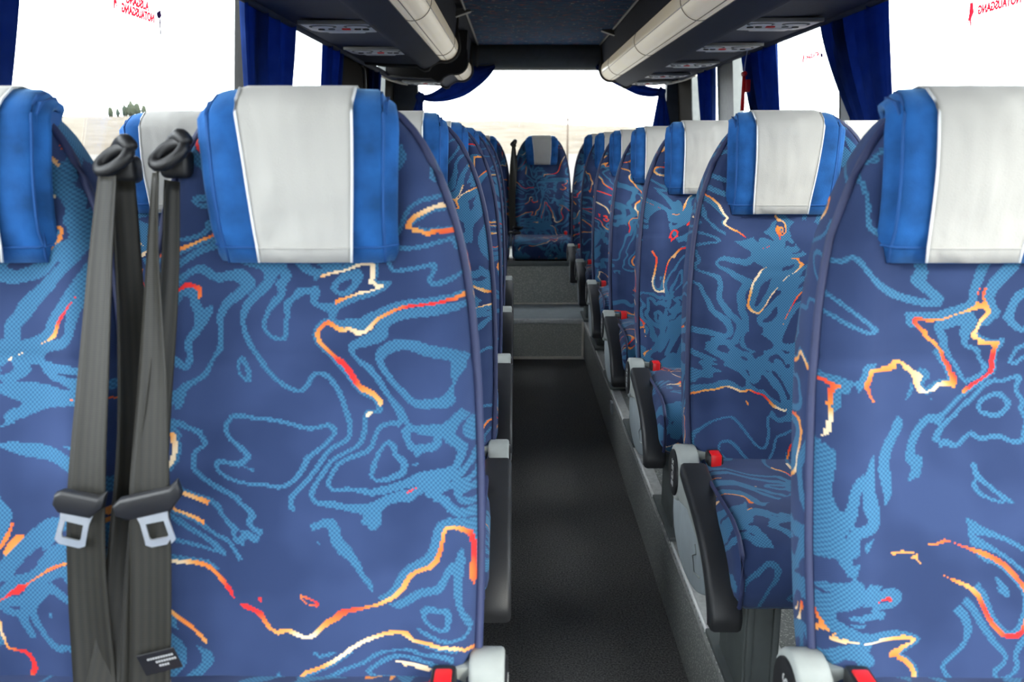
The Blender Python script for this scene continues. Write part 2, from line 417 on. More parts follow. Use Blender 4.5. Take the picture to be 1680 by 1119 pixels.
# ------------------------------------------------------------------ the setting
def build_shell():
    struct(box('floor', (XA0-0.02, YF, -0.06), (XA1+0.02, 5.284, 0.0), 'carpet', bev=0))
    # raised platforms
    pr_ = struct(box('floor_platform_right', (XA1, YF+0.3, -0.06), (1.40, 5.284, ZP), 'vinyl_dark', bev=0))
    pl = struct(box('floor_platform_left', (-1.12, YF+0.3, -0.06), (XA0, 5.284, ZP), 'vinyl_dark', bev=0))
    pb = struct(box('floor_platform_rear', (-1.12, 5.2845, -0.06), (1.40, YR, ZP), 'vinyl', bev=0))
    box('riser_panel', (XA0, 5.274, 0.004), (XA1-0.002, 5.2835, ZP-0.012), 'vinyl', pb, bev=0)
    box('seal_strip', (XA0, 5.262, 0.0), (XA1, 5.276, 0.016), 'cream_seal', pb, bev=0.002)
    box('seal_strip', (XA1-0.018, 5.262, 0.0), (XA1-0.002, 5.276, ZP-0.01), 'cream_seal', pb, bev=0.002)
    box('step_nosing', (XA0, 5.268, ZP-0.022), (XA1, 5.312, ZP+0.004), 'alu', pb, bev=0.004)
    box('tread_panel', (XA0, 5.315, ZP), (XA1+0.2, 5.80, ZP+0.003), 'plate_grey', pb, bev=0)
    # box under the rear bench
    box('bench_box', (-0.93, 5.82, ZP), (1.24, 6.95, 0.505), 'vinyl', pb, bev=0.004)
    box('bench_trim', (-0.93, 5.806, 0.50), (1.24, 5.84, 0.530), 'leg', pb, bev=0.004)
    box('seal_strip', (XA0, 5.812, ZP+0.003), (XA1+0.1, 5.822, ZP+0.012), 'cream_seal', pb, bev=0.002)
    # aluminium nosing and seat rails on the platforms
    for side, par in ((1, pr_), (-1, pl)):
        e = XA1 if side > 0 else XA0
        def bx(nm, a, b, z0, z1, mat, y0=-1.9, y1=5.28):
            xs = sorted((e+side*a, e+side*b)); return box(nm, (xs[0], y0, z0), (xs[1], y1, z1), mat, par, bev=0.0015)
        bx('edge_nosing', -0.006, 0.030, ZP-0.030, ZP+0.004, 'alu')
        bx('riser_panel', -0.005, 0.0, 0.012, ZP-0.03, 'vinyl_dark')
        bx('seat_rail', 0.065, 0.135, ZP, ZP+0.007, 'alu')
        bx('rail_groove', 0.092, 0.108, ZP+0.007, ZP+0.0085, 'rubber')
        bx('seat_rail', 0.60, 0.66, ZP, ZP+0.007, 'alu')
        tube('nosing_highlight', [(e-side*0.006, -1.9, ZP+0.003), (e-side*0.006, 5.27, ZP+0.003)], 0.0042, 'edge_highlight', par, 8)  # thin bright strip added as the light catching the nosing
        # rivets along the nosing
        bm = bmesh.new()
        y = -1.0
        while y < 5.25:
            add_box(bm, (e+side*-0.0075-0.0012, y, ZP-0.012), (e+side*-0.0075+0.0012, y+0.006, ZP-0.006)); y += 0.024
        o = bm_obj('nosing_ribs', bm, 'alu', par); o['kind'] = 'stuff'
        for yy in (1.46, 3.62):
            bx('riser_clip', -0.014, -0.004, ZP-0.085, ZP-0.035, 'plate_grey', yy, yy+0.05)
    # ceiling
    cl = struct(box('ceiling', (-1.0, YF, ZC+0.012), (1.32, YR, ZC+0.09), 'rack_side', bev=0))
    bm = bmesh.new(); add_box(bm, (-0.272, YF+0.2, ZC-0.004), (0.622, 6.86, ZC+0.012)); bm_obj('ceiling_panel', bm, 'ceil_fabric', cl)
    for x in (-0.276, 0.626): tube('trim_strip', [(x, YF+0.2, ZC-0.004), (x, 6.84, ZC-0.004)], 0.008, 'cap_trim', cl)
    # side walls with window openings
    def wall(side, wins, name):
        zs0, zs1 = 0.93, 1.86
        wo = struct(empty(name)); 
        def seg(nm, y0, y1, z0, z1, mat, inn=0.0, th=0.05, par=wo):
            pts = [(wall_x(side, z0)-side*inn, z0), (wall_x(side, z1)-side*inn, z1), (wall_x(side, z1)+side*th, z1), (wall_x(side, z0)+side*th, z0)]
            return prism(nm, pts, 'y', y0, y1, mat, par)
        seg('lower_panel', YF, YR, 0.0, zs0, 'wall')
        seg('upper_panel', YF, YR, zs1, ZC+0.09, 'wall')
        seg('sill', YF, YR, zs0-0.03, zs0, 'pillar_grey', 0.012)
        edges = [YF] + [v for w_ in wins for v in w_[:2]] + [YR]
        for i in range(0, len(edges), 2):
            mat = ('rubber' if edges[i+1]-edges[i] < 0.08 else 'pillar_grey') if edges[i+1]-edges[i] < 0.5 else 'dark_panel'
            if edges[i+1] >= YR: mat = 'dark_panel'
            seg('pillar', edges[i], edges[i+1], zs0, zs1, mat, 0.004)
        return wo, seg, zs0, zs1
    k = 1
    for side, nm, wins in ((-1, 'wall_left', [(-1.7, 1.50), (1.62, 3.24), (3.30, 4.70), (5.95, 6.50)]),
                           (1, 'wall_right', [(-1.7, 1.60), (1.72, 3.42), (3.52, 4.66), (4.76, 5.24), (5.58, 6.42)])):
        wo, seg, z0, z1 = wall(side, wins, nm)
        for (a, b) in wins:
            wn = struct(empty('window_%d' % k)); k += 1
            seg('pane', a, b, z0, z1, 'glass', -0.030, 0.034, wn)
            fm = 'rubber' if b < 4.71 else 'pillar_grey'
            fw = 0.010 if b < 4.71 else 0.03
            for y in (a, b-fw): seg('frame', y, y+fw, z0, z1, fm, 0.006, 0.05, wn)
            seg('frame', a+fw, b-fw, z0, z0+0.015, fm, 0.006, 0.05, wn)
    # middle door on the left: dark lining with a handle
    x = wall_x(-1, 1.45)
    d = struct(empty('door_1'))
    prism('door_leaf', [(wall_x(-1, 0.25)+0.008, 0.25), (wall_x(-1, 1.86)+0.008, 1.86), (wall_x(-1, 1.86)-0.004, 1.86), (wall_x(-1, 0.25)-0.004, 0.25)], 'y', 4.74, 5.72, 'dark_panel', d)
    tube('handle', smoothpath([(x+0.01, 5.42, 1.74), (x+0.05, 5.42, 1.72), (x+0.055, 5.42, 1.60), (x+0.05, 5.42, 1.50), (x+0.01, 5.42, 1.48)]), 0.010, 'cap_trim', d)
    # rear wall
    rw = struct(empty('wall_rear'))
    y0, y1 = YR-0.02, YR+0.05
    box('lower_panel', (-1.02, y0, 0.0), (1.33, y1, 0.90), 'wall', rw, bev=0)
    prism('corner_panel', [(-1.02, 0.90), (-0.715, 0.90), (-0.745, 1.84), (-1.02, 1.84)], 'y', y0-0.02, y1, 'beam', rw)
    prism('corner_panel', [(1.33, 0.90), (1.150, 0.90), (1.150, 1.84), (1.33, 1.84)], 'y', y0-0.02, y1, 'beam', rw)
    # header beam, bulging
    sec = [(6.90, 2.02), (6.875, 1.96), (6.87, 1.90), (6.89, 1.85), (6.94, 1.838), (7.05, 1.838), (7.05, 2.08)]
    prism('header_beam', sec, 'x', -1.0, 1.31, 'beam', rw, angle=1.0)
    for x in (-0.285, 0.645): tube('header_trim', [(x, 6.892, 2.0), (x, 6.865, 1.94), (x, 6.865, 1.90), (x, 6.885, 1.85)], 0.008, 'cap_trim', rw)
    wn = struct(empty('window_%d' % k)); k += 1
    prism('pane', [(-0.735, 0.89), (1.16, 0.89), (1.16, 1.845), (-0.735, 1.845)], 'y', YR+0.01, YR+0.016, 'glass', wn)
    box('frame', (-0.735, YR-0.005, 0.89), (1.16, YR+0.03, 0.92), 'rubber', wn, bev=0.002)
    # front: bulkhead with the windscreen behind the camera
    fw_ = struct(empty('wall_front'))
    box('dash_panel', (-1.05, YF-0.06, -0.06), (1.36, YF, 0.60), 'wall', fw_, bev=0)
    box('header', (-1.05, YF-0.06, 1.98), (1.36, YF, 2.1), 'wall', fw_, bev=0)
    wn = struct(empty('window_%d' % k))
    box('pane', (-1.0, YF-0.05, 0.59), (1.31, YF-0.044, 1.99), 'glass', wn, bev=0)
    box('frame', (0.13, YF-0.056, 0.60), (0.17, YF-0.036, 1.98), 'rubber', wn, bev=0.002)
build_shell()

# ------------------------------------------------------------------ luggage racks
def service_panel(cx, cy, z, side, par):
    """white plate with two air vents, reading lights and a red call button"""
    hw, hl = 0.140, 0.125
    def P(a, b): return (cx+side*a, cy+b)
    pl = prism('service_panel', [P(-hw, -hl), P(hw, -hl), P(hw*0.97, hl*0.45), P(hw*0.80, hl*0.92), P(hw*0.4, hl), P(-hw*0.4, hl), P(-hw*0.80, hl*0.92), P(-hw*0.97, hl*0.45)],
               'z', z-0.010, z+0.004, 'panel_white', par, 0.003)
    x0, y0 = P(-hw, -hl); x1, _ = P(hw, 0)
    box('edge_strip', (min(x0, x1), y0-0.022, z-0.012), (max(x0, x1), y0-0.002, z+0.002), 'panel_grey', pl, bev=0.002)
    for a in (-0.065, 0.065):
        c = P(a, -0.062)
        ring = [(c[0]+0.048*math.cos(t*PI/12), c[1]+0.034*math.sin(t*PI/12), z-0.010) for t in range(24)]
        tube('vent_ring', ring, 0.0035, 'panel_grey', pl, 6, True)
        bm = bmesh.new(); pts = [(c[0]+0.040*math.cos(t*PI/10), c[1]+0.027*math.sin(t*PI/10)) for t in range(20)]
        add_prism(bm, pts, 'z', z-0.014, z-0.009, 0.002); bm_obj('vent_cap', bm, 'panel_white', pl, True)
    c = P(-0.012, 0.004); box('call_button', (c[0]-0.016, c[1]-0.012, z-0.015), (c[0]+0.016, c[1]+0.012, z-0.008), 'red', pl, bev=0.002)
    for a in (-0.085, -0.055, 0.045, 0.085):
        c = P(a, 0.008 if abs(a) < 0.08 else 0.014); cyl('reading_light', (c[0], c[1], z-0.011), 'z', 0.013, 0.006, 'black_plastic' if abs(a) > 0.05 else 'panel_grey', pl, 14, 0.001)
    c = P(0, 0.070)
    prism('lower_cover', [(c[0]-0.085, c[1]-0.035), (c[0]+0.085, c[1]-0.035), (c[0]+0.07, c[1]+0.03), (c[0]-0.07, c[1]+0.03)], 'z', z-0.016, z-0.008, 'panel_white', pl, 0.004)

def rack(side, y0, y1, panels, label, brackets):
    def X(d): return MID + side*d      # d = distance from the centre line
    r = empty('luggage_rack', (0, 0, 0))
    tag(r, label, 'luggage rack', 'overhead luggage racks')
    cx = X(0)
    # (distance, z) section
    bottom = [(1.012, 1.742), (0.90, 1.733), (0.715, 1.728), (0.700, 1.716), (0.672, 1.704), (0.655, 1.707), (0.600, 1.738), (0.578, 1.752), (0.578, 1.80), (1.012, 1.80)]
    prism('bottom_panel', [(X(d), z) for d, z in bottom], 'y', y0, y1, 'rack', r, angle=0.9)
    # inner wall of the rack up to the ceiling
    inner = [(0.520, 1.80), (0.497, 1.86), (0.490, 1.93), (0.478, ZC+0.012), (0.60, ZC+0.012), (0.60, 1.80)]
    prism('inner_wall', [(X(d), z) for d, z in inner], 'y', y0, y1, 'rack_side', r, angle=0.9)
    # long lamp cover: part of a cylinder with facets
    cxl, czl, R = 0.555, 1.826, 0.076
    arc = []
    for k in range(15):
        t = math.radians(150 + k*(292-150)/14)
        arc.append((cxl+R*math.cos(t), czl+R*math.sin(t)))
    arc += [(0.60, 1.79), (0.56, 1.88)]
    prism('lamp_cover', [(X(d), z) for d, z in arc], 'y', y0+0.004, y1-0.004, 'lamp', r, angle=0.9)
    for t in (200, 262, 288):
        tt = math.radians(t); p = (X(cxl+(R+0.0005)*math.cos(tt)), czl+(R+0.0005)*math.sin(tt))
        tube('lamp_rib', [(p[0], y0+0.006, p[1]), (p[0], y1-0.006, p[1])], 0.0022, 'panel_white' if t == 200 else 'panel_grey', r, 6)
    y = y0 + 1.35
    while y < y1-0.2:
        pth = [(X(cxl+(R+0.001)*math.cos(math.radians(150+k*10))), y, czl+(R+0.001)*math.sin(math.radians(150+k*10))) for k in range(15)]
        tube('lamp_joint', pth, 0.0018, 'panel_grey', r, 6); y += 1.35
    # end caps
    full = [(1.012, 1.735), (0.90, 1.722), (0.715, 1.717), (0.700, 1.706), (0.672, 1.692), (0.650, 1.697), (0.632, 1.722), (0.60, 1.738)]
    for k in range(12):
        t = math.radians(285 - k*(285-165)/11); full.append((cxl+(R+0.010)*math.cos(t), czl+(R+0.010)*math.sin(t)))
    full += [(0.478, 1.90), (0.470, ZC+0.010), (1.012, ZC+0.010)]
    for ya, yb in ((y0-0.022, y0), (y1, y1+0.022)):
        e = prism('end_cap', [(X(d), z) for d, z in full], 'y', ya, yb, 'rack_cap', r, angle=0.9)
        tube('cap_rim', [(X(d), ya if ya < y0 else yb, z) for d, z in full[:-2]], 0.006, 'cap_trim', e, 6)
    for cy in panels: service_panel(X(0.815), cy, 1.726, side, r)
    for yb in brackets:
        xs = sorted((X(0.40), X(0.50)))
        b = prism('bracket', [(xs[0], ZC+0.0), (xs[1], ZC+0.0), (xs[1], ZC-0.045) if side > 0 else (xs[1], ZC-0.012), (xs[0], ZC-0.012) if side > 0 else (xs[0], ZC-0.045)], 'y', yb-0.03, yb+0.03, 'cap_trim', r)
    return r
rack(1, -1.8, 6.82, [1.05, 1.87, 2.68, 3.50, 4.29, 5.16, 5.98, 6.66], 'long navy overhead luggage rack with lamp tube along the right windows', [2.2, 4.1, 6.0])
rack(-1, -1.8, 5.24, [1.05, 1.87, 2.70, 3.56, 4.45], 'long navy overhead luggage rack with lamp tube along the left windows', [1.7, 3.6, 5.15])
rack(-1, 6.16, 6.82, [6.62], 'short navy luggage rack section at the rear left corner', [])
for side, nm, lb in ((1, 'curtain_rail', 'dark curtain rail tube under the outer edge of the right luggage rack'), (-1, 'curtain_rail', 'dark curtain rail tube under the outer edge of the left luggage rack')):
    x = MID + side*1.034
    o = empty(nm, (x, 0, 1.75)); tag(o, lb, 'curtain rail', 'curtain rails')
    tube('rail', smoothpath([(0, -1.8, 0), (0, 2, 0), (0, 6.5, 0), (-side*0.02, 6.75, 0.0), (-side*0.12, 6.88, 0)], 4), 0.018, 'rack', o, 12)
    tube('glide_track', [(side*0.02, -1.8, 0.006), (side*0.02, 6.6, 0.006)], 0.006, 'alu', o, 6)
    # curved cream end of the rail near the rear corner
    tube('rail_end', smoothpath([(side*0.035, 6.25, -0.004), (side*0.02, 6.5, -0.012), (-side*0.03, 6.75, -0.020), (-side*0.07, 6.86, -0.022)], 5), 0.011, 'cream_seal', o, 8)

# ------------------------------------------------------------------ curtains
def curtain(side, ya, yb, yc, wt, label, zt=1.748, ztie=1.36, pleats=6, amp=0.014):
    """pleated curtain hanging from the rail between ya and yb, gathered around (yc, ztie)"""
    o = empty('curtain', (wall_x(side, 1.4)-side*0.03, (ya+yb)/2, 0.95)); tag(o, label, 'curtain', 'blue side window curtains')
    ox, oy, oz = o.location
    rows = []
    nz, ny = 26, pleats*10+1
    ph = random.random()*6
    for i in range(nz):
        z = zt + (0.96-zt)*i/(nz-1)
        if z > ztie: t = (zt-z)/(zt-ztie); t = t**1.35
        else: t = 1-0.45*min(1, (ztie-z)/0.35)
        row = []
        for j in range(ny):
            s_ = j/(ny-1)
            s2 = s_ + 0.035*math.sin(2*PI*1.7*s_+ph) + 0.012*math.sin(2*PI*4.3*s_+2*ph)
            y = (ya+(yb-ya)*s_)*(1-t) + (yc+wt*(s_-0.5))*t
            a = amp*(1+0.35*math.sin(3.1*s_*pleats+ph))*(1.0-0.35*t)
            sw = 0.35*math.sin(6*z+ph+s_*4)
            x = wall_x(side, z) - side*(0.014 + a*(1+math.sin(2*PI*pleats*s2+sw)+0.35*math.sin(2*PI*pleats*2.3*s2+ph)) )
            row.append((x-ox, y-oy, z-oz))
        rows.append(row)
    sheet('drape', rows, 'curtain', o, 0.0015)
    tie = [(wall_x(side, ztie)-side*(0.034+0.036*math.cos(2*PI*k/20))-ox, yc+(wt*0.5+0.006)*math.sin(2*PI*k/20)-oy, ztie-0.03-oz) for k in range(20)]
    tv, tf = [], []
    for k, p in enumerate(tie):
        tv += [(p[0], p[1], p[2]-0.02), (p[0], p[1], p[2]+0.02)]
    for k in range(20): j = (k+1) % 20; tf.append((2*k, 2*j, 2*j+1, 2*k+1))
    mesh_obj('tie_band', tv, tf, 'curtain', o)
    return o
curtain(-1, 1.30, 1.76, 1.56, 0.24, 'blue curtain at the far left edge, gathered beside the front left window', pleats=5)
curtain(-1, 3.03, 3.74, 3.42, 0.52, 'wide dark blue pleated curtain behind the big front left headrest', ztie=1.30, pleats=7)
curtain(-1, 4.30, 4.76, 4.50, 0.38, 'blue pleated curtain in front of the dark door panel on the left', ztie=1.30, pleats=6)
curtain(-1, 5.68, 6.14, 5.90, 0.36, 'narrow dark blue curtain just beyond the dark door panel on the left', ztie=1.30, pleats=6)
curtain(1, 3.02, 3.64, 3.17, 0.34, 'widest blue pleated curtain on the right, nearest the camera', ztie=1.37, pleats=7)
curtain(1, 4.26, 4.95, 4.46, 0.46, 'blue pleated curtain on the right with the red hammer behind it', ztie=1.34, pleats=7)
curtain(1, 5.60, 6.00, 5.82, 0.32, 'narrow blue curtain against the grey pillar on the right', ztie=1.30, pleats=7)

def rear_swag(side, hem, top, knot, tail, label):
    o = empty('rear_curtain', (knot[0], 6.88, knot[1])); tag(o, label, 'curtain', 'tied rear window curtains')
    kx, kz = knot
    hp = smoothpath([(p[0], 0, p[1]) for p in hem], 6); tp = smoothpath([(p[0], 0, p[1]) for p in top], 6)
    rows = []
    for a, b in zip(hp, tp):
        row = []
        for j in range(13):
            s_ = j/12; p = a*(1-s_)+b*s_
            row.append((p.x-kx, -0.012*math.sin(s_*PI*4.0)-0.008*math.sin(s_*PI), p.z-kz))
        rows.append(row)
    if side > 0: rows = rows[::-1]
    sheet('swag', rows, 'curtain', o, 0.0015)
    # knot: a lumpy tied bundle
    bm = bmesh.new(); bmesh.ops.create_icosphere(bm, subdivisions=3, radius=0.036)
    for v in bm.verts:
        n = 1+0.16*math.sin(v.co.x*160+v.co.z*90)
        v.co = Vector((v.co.x*n*0.95, v.co.y*0.7, v.co.z*n*1.15))
    bm_obj('knot', bm, 'curtain', o, True, 3)
    rows = []
    for i in range(14):
        t = i/13; row = []
        for j in range(25):
            s_ = j/24
            xa = tail[0][0]*(1-t)+tail[2][0]*t; xb = tail[1][0]*(1-t)+tail[3][0]*t
            za = tail[0][1]*(1-t)+tail[2][1]*t; zb = tail[1][1]*(1-t)+tail[3][1]*t
            row.append((xa+(xb-xa)*s_-kx, -0.014*math.sin(s_*PI*6)*(0.3+0.7*t)-0.01, za+(zb-za)*s_-kz))
        rows.append(row)
    sheet('tail', rows, 'curtain', o, 0.0015)
rear_swag(-1, [(-0.15, 1.842), (-0.20, 1.775), (-0.28, 1.705), (-0.38, 1.642), (-0.50, 1.606), (-0.62, 1.597), (-0.705, 1.612)], [(-0.155, 1.872), (-0.23, 1.872), (-0.34, 1.868), (-0.44, 1.80), (-0.54, 1.715), (-0.63, 1.662), (-0.705, 1.645)],
          (-0.712, 1.632), [(-0.735, 1.625), (-0.690, 1.625), (-0.83, 1.36), (-0.695, 1.36)], 'blue curtain swept up and knotted at the left of the rear window')
rear_swag(1, [(0.60, 1.842), (0.66, 1.780), (0.73, 1.735), (0.82, 1.692), (0.92, 1.648), (1.02, 1.634), (1.085, 1.642)], [(0.61, 1.872), (0.68, 1.865), (0.76, 1.835), (0.84, 1.780), (0.92, 1.735), (1.01, 1.706), (1.085, 1.695)],
          (1.098, 1.665), [(1.075, 1.655), (1.122, 1.655), (1.030, 1.38), (1.185, 1.38)], 'blue curtain swept up and knotted at the right of the rear window')

# ------------------------------------------------------------------ seats (local: x across, -y towards the camera, z above the platform)
ZJ = 0.415
def yfront(z):
    if z < 0.915: return 0.232*(z-ZJ)
    return 0.232*(0.915-ZJ) + 0.03*(z-0.915) + 0.20*(z-0.915)**2
HW = [(0.36, 0.196), (0.40, 0.205), (0.45, 0.209), (0.56, 0.212), (0.66, 0.211), (0.75, 0.208), (0.84, 0.200), (0.90, 0.191), (0.96, 0.176), (1.01, 0.157), (1.05, 0.134), (1.075, 0.112), (1.09, 0.088), (1.098, 0.06)]
def hw(z):
    # smooth lookup
    return 0.978*(interp(HW, z-0.015)+2*interp(HW, z)+interp(HW, z+0.015))/4
def contour(a, z):
    """forward offset of the front surface: side bolsters, lumbar, edge rounding"""
    b = 0.018*math.exp(-((abs(a)-0.80)/0.16)**2)*(1.0 if z < 0.93 else max(0, 1-(z-0.93)/0.12))
    l = 0.016*math.exp(-((z-0.58)/0.13)**2)*(1-a*a)
    e = -0.022*max(0, (abs(a)-0.90)/0.10)**2
    g = 0
    for zz in (0.79, 0.93): g -= 0.004*math.exp(-((z-zz)/0.006)**2)
    return b+l+e+g
def build_backrest(parent):
    zs = [0.345, 0.355, 0.37, 0.40, 0.44, 0.48, 0.52, 0.56, 0.60, 0.64, 0.68, 0.72, 0.75, 0.775, 0.784, 0.79, 0.796, 0.805, 0.83, 0.86, 0.89, 0.915, 0.924, 0.93, 0.936, 0.945, 0.965, 0.985, 1.005, 1.02, 1.035, 1.05, 1.062, 1.073, 1.082, 1.09, 1.096, 1.10]
    A = [-1+2*i/28 for i in range(29)]
    V, U, rings = [], [], []
    for z in zs:
        w_ = hw(z); th = 0.105 if z < 0.8 else 0.105-0.05*(z-0.8)/0.3
        bot = max(0, (0.39-z)/0.045); topr = max(0, (z-1.07)/0.03)
        ring = []
        for a in A:
            y = yfront(z)-contour(a, z)+0.02*bot**2+0.016*topr**2
            ring.append(len(V)); V.append((w_*a, y, z)); U.append((w_*a, z))
        # side, back, other side
        ys = yfront(z)-contour(1, z)
        for f_, ins in ((0.25, 0.0), (0.6, 0.0), (0.85, 0.008), (1.0, 0.03)):
            y = ys+th*f_; ring.append(len(V)); V.append((w_+0.004-ins, y, z)); U.append((w_+th*f_, z))
        for k in range(1, 8):
            a = 1-2*k/8; ring.append(len(V)); V.append(((w_-0.03)*a, ys+th+0.01*(1-a*a), z)); U.append((w_+th+(1-a)*w_, z))
        for f_, ins in ((1.0, 0.03), (0.85, 0.008), (0.6, 0.0), (0.25, 0.0)):
            y = ys+th*f_; ring.append(len(V)); V.append((-(w_+0.004-ins), y, z)); U.append((-w_-th*f_, z))
        rings.append(ring)
    n = len(rings[0]); F = []
    for r0, r1 in zip(rings, rings[1:]):
        for k in range(n):
            F.append((r0[k], r0[(k+1) % n], r1[(k+1) % n], r1[k]))
    F.append(tuple(rings[0][::-1])); F.append(tuple(rings[-1]))
    return mesh_obj('backrest', V, F, 'fabric', parent, U)
def build_cushion(parent):
    # side profile (y,z) closed, rounded front; lofted across x with crowned edges
    top = [(0.06, 0.414), (0.02, 0.420), (-0.05, 0.421), (-0.14, 0.420), (-0.24, 0.422), (-0.31, 0.422), (-0.355, 0.412), (-0.382, 0.392), (-0.393, 0.362), (-0.392, 0.335), (-0.386, 0.308), (-0.365, 0.292)]
    bot = [(-0.27, 0.296), (0.06, 0.305)]
    prof = top+bot
    L = [0]
    for p, q in zip(prof, prof[1:]): L.append(L[-1]+math.dist(p, q))
    xs = [-1, -0.985, -0.95, -0.88, -0.75, -0.55, -0.3, 0, 0.3, 0.55, 0.75, 0.88, 0.95, 0.985, 1]
    V, U, F = [], [], []
    cy, cz = -0.17, 0.36
    for xa in xs:
        e = max(0, (abs(xa)-0.86)/0.14)
        sh = 1-math.sqrt(max(0, 1-e*e)) if e > 0 else 0
        bol = 0.008*math.exp(-((abs(xa)-0.75)/0.15)**2)
        for (y, z), l in zip(prof, L):
            V.append((xa*0.207, y+(cy-y)*sh*0.10, z+(cz-z)*sh*0.45 + (bol if z > 0.39 else 0)))
            U.append((xa*0.207+5.0, l+3.0))
    n = len(prof)
    for i in range(len(xs)-1):
        for k in range(n): F.append((i*n+k, (i+1)*n+k, (i+1)*n+(k+1) % n, i*n+(k+1) % n))
    F.append(tuple(range(n))); F.append(tuple((len(xs)-1)*n+k for k in range(n))[::-1])
    o = mesh_obj('seat_cushion', V, F, 'fabric', parent, U)
    for s in (-1, 1):
        tube('piping', [(s*0.197, y-0.001 if y < -0.3 else y, z+0.004 if z > 0.39 else z) for y, z in top[1:]], 0.004, 'piping', o, 6)
    return o
def head_path(extra=0.0, z0=0.902, zb=0.96):
    """profile (y,z) of the head pad: up the front, over the top, down the back"""
    P = []
    zs = [z0+(1.075-z0)*i/9 for i in range(10)]
    for i, z in enumerate(zs):
        t = (z-z0)/(1.075-z0)
        P.append((yfront(z)-0.024-0.020*math.sin(min(1, t*1.4)*PI*0.5)*(1-0.25*t)-extra, z))
    yt = yfront(1.09)
    P += [(yt-0.028-extra*0.8, 1.088+extra*0.5), (yt-0.010, 1.099+extra), (yt+0.016, 1.1035+extra), (yt+0.040, 1.101+extra), (yt+0.058+extra*0.6, 1.092+extra*0.5), (yt+0.066+extra, 1.076), (yt+0.069+extra, 1.058), (yt+0.070+extra, 1.045)]
    return P
def build_headrest(parent, kind):
    P = head_path()
    n = len(P)
    L = [0]
    for p, q in zip(P, P[1:]): L.append(L[-1]+math.dist(p, q))
    def half(i):
        z = P[i][1]; t = min(1, max(0, (z-0.902)/0.19)); return (0.108+0.010*t)*(1.0 if i < 9 else max(0.76, 1-0.010*(i-8)**1.6))
    A = [-1, -0.97, -0.90, -0.86, -0.82, -0.7, -0.5, -0.25, 0, 0.25, 0.5, 0.7, 0.82, 0.86, 0.90, 0.97, 1]
    rows, uv = [], []
    sk = {0: -0.006, 1: 0.003, 2: 0.0}[kind]
    for i, (y, z) in enumerate(P):
        h = half(i); ty = P[min(i+1, n-1)][0]-P[max(i-1, 0)][0]; tz = P[min(i+1, n-1)][1]-P[max(i-1, 0)][1]
        d = math.hypot(ty, tz); ny, nz = -tz/d, ty/d      # outward normal
        row = []
        for a in A:
            aa = abs(a)
            ins = 0.016*max(0, (aa-0.86)/0.14) ** 0.7 if aa > 0.86 else 0
            if 0.83 < aa < 0.93: ins += 0.005*(1-abs(aa-0.875)/0.05)
            if aa < 0.80: ins -= 0.004*(1-aa/0.80)
            hem = 0.010 if i == 0 else (0.006 if i == 1 else 0)
            row.append((a*h+sk*(1-min(1, max(0, (z-0.902)/0.19))), y-ny*(ins+hem)*1.0, z-nz*(ins+hem)))
        rows.append(row)
    # thin cover with rounded, turned edges
    o = sheet('headrest_cover', [r for r in rows], 'velour', parent, 0.010)
    # seams along both sides and the hem
    for s in (-1, 1):
        k = A.index(0.86*s)
        tube('seam', [Vector(r[k])+Vector((0, -0.0005, 0)) for r in rows[:13]], 0.0018, 'velourseam', o, 5)
    i = 1
    tube('hem', [Vector(p)+Vector((0, -0.002, 0)) for p in rows[i]], 0.0016, 'velourseam', o, 5)
    # padded core between cover and backrest
    V, F = [], []
    for i, (y, z) in enumerate(P[1:]):
        h = half(i)*0.90
        for a in (-1, 1): V.append((a*h, y+ (0.008 if i < 12 else -0.008), z-(0.008 if 9 < i < 14 else 0)))
    m = len(P)-1
    F = [tuple(range(0, 2*m, 2)), tuple(range(1, 2*m, 2))[::-1]] + [(2*i, 2*i+1, 2*i+3, 2*i+2) for i in range(m-1)]
    mesh_obj('head_pad', V, F, 'velourseam', parent, smooth=False)
    # white washable cloth over the middle
    Q = head_path(0.0045, 0.905, 0.97)
    rows = []
    wob = {0: 0.0, 1: 1.7, 2: 3.9}[kind]
    B = [-1+2*j/18 for j in range(19)]
    for i, (y, z) in enumerate(Q):
        t = min(1, max(0, (z-0.905)/0.19)); h = (0.054+0.013*t)*(1.0 if i < 12 else 1-0.03*(i-11))
        row = []
        for j, b in enumerate(B):
            wv = 0.0022*math.sin(9*b+14*z+wob)*math.sin(30*z+4*b+wob)*(0.4+0.6*(1-abs(b)))
            lift = 0.003 if abs(b) > 0.95 else 0
            row.append((b*h+0.0015*math.sin(25*z+wob)+ (0.006 if kind == 1 else -0.006)*(1-t), y-abs(wv)-0.0005*(1-abs(b))*8*0.5 + lift*0.0, z))
        rows.append(row)
    c = sheet('headrest_cloth', rows, 'cloth', parent, 0.0016)
    tube('cloth_hem', [Vector(p)+Vector((0, -0.0030, 0.017)) + Vector((0, 0.0035*0, 0)) for p in rows[0]], 0.0009, 'cloth', c, 5)
    for b in (0, 18):
        tube('cloth_edge', [Vector(r[b])+Vector((0, -0.0006, 0)) for r in rows[:12]], 0.0016, 'panel_white', c, 5)
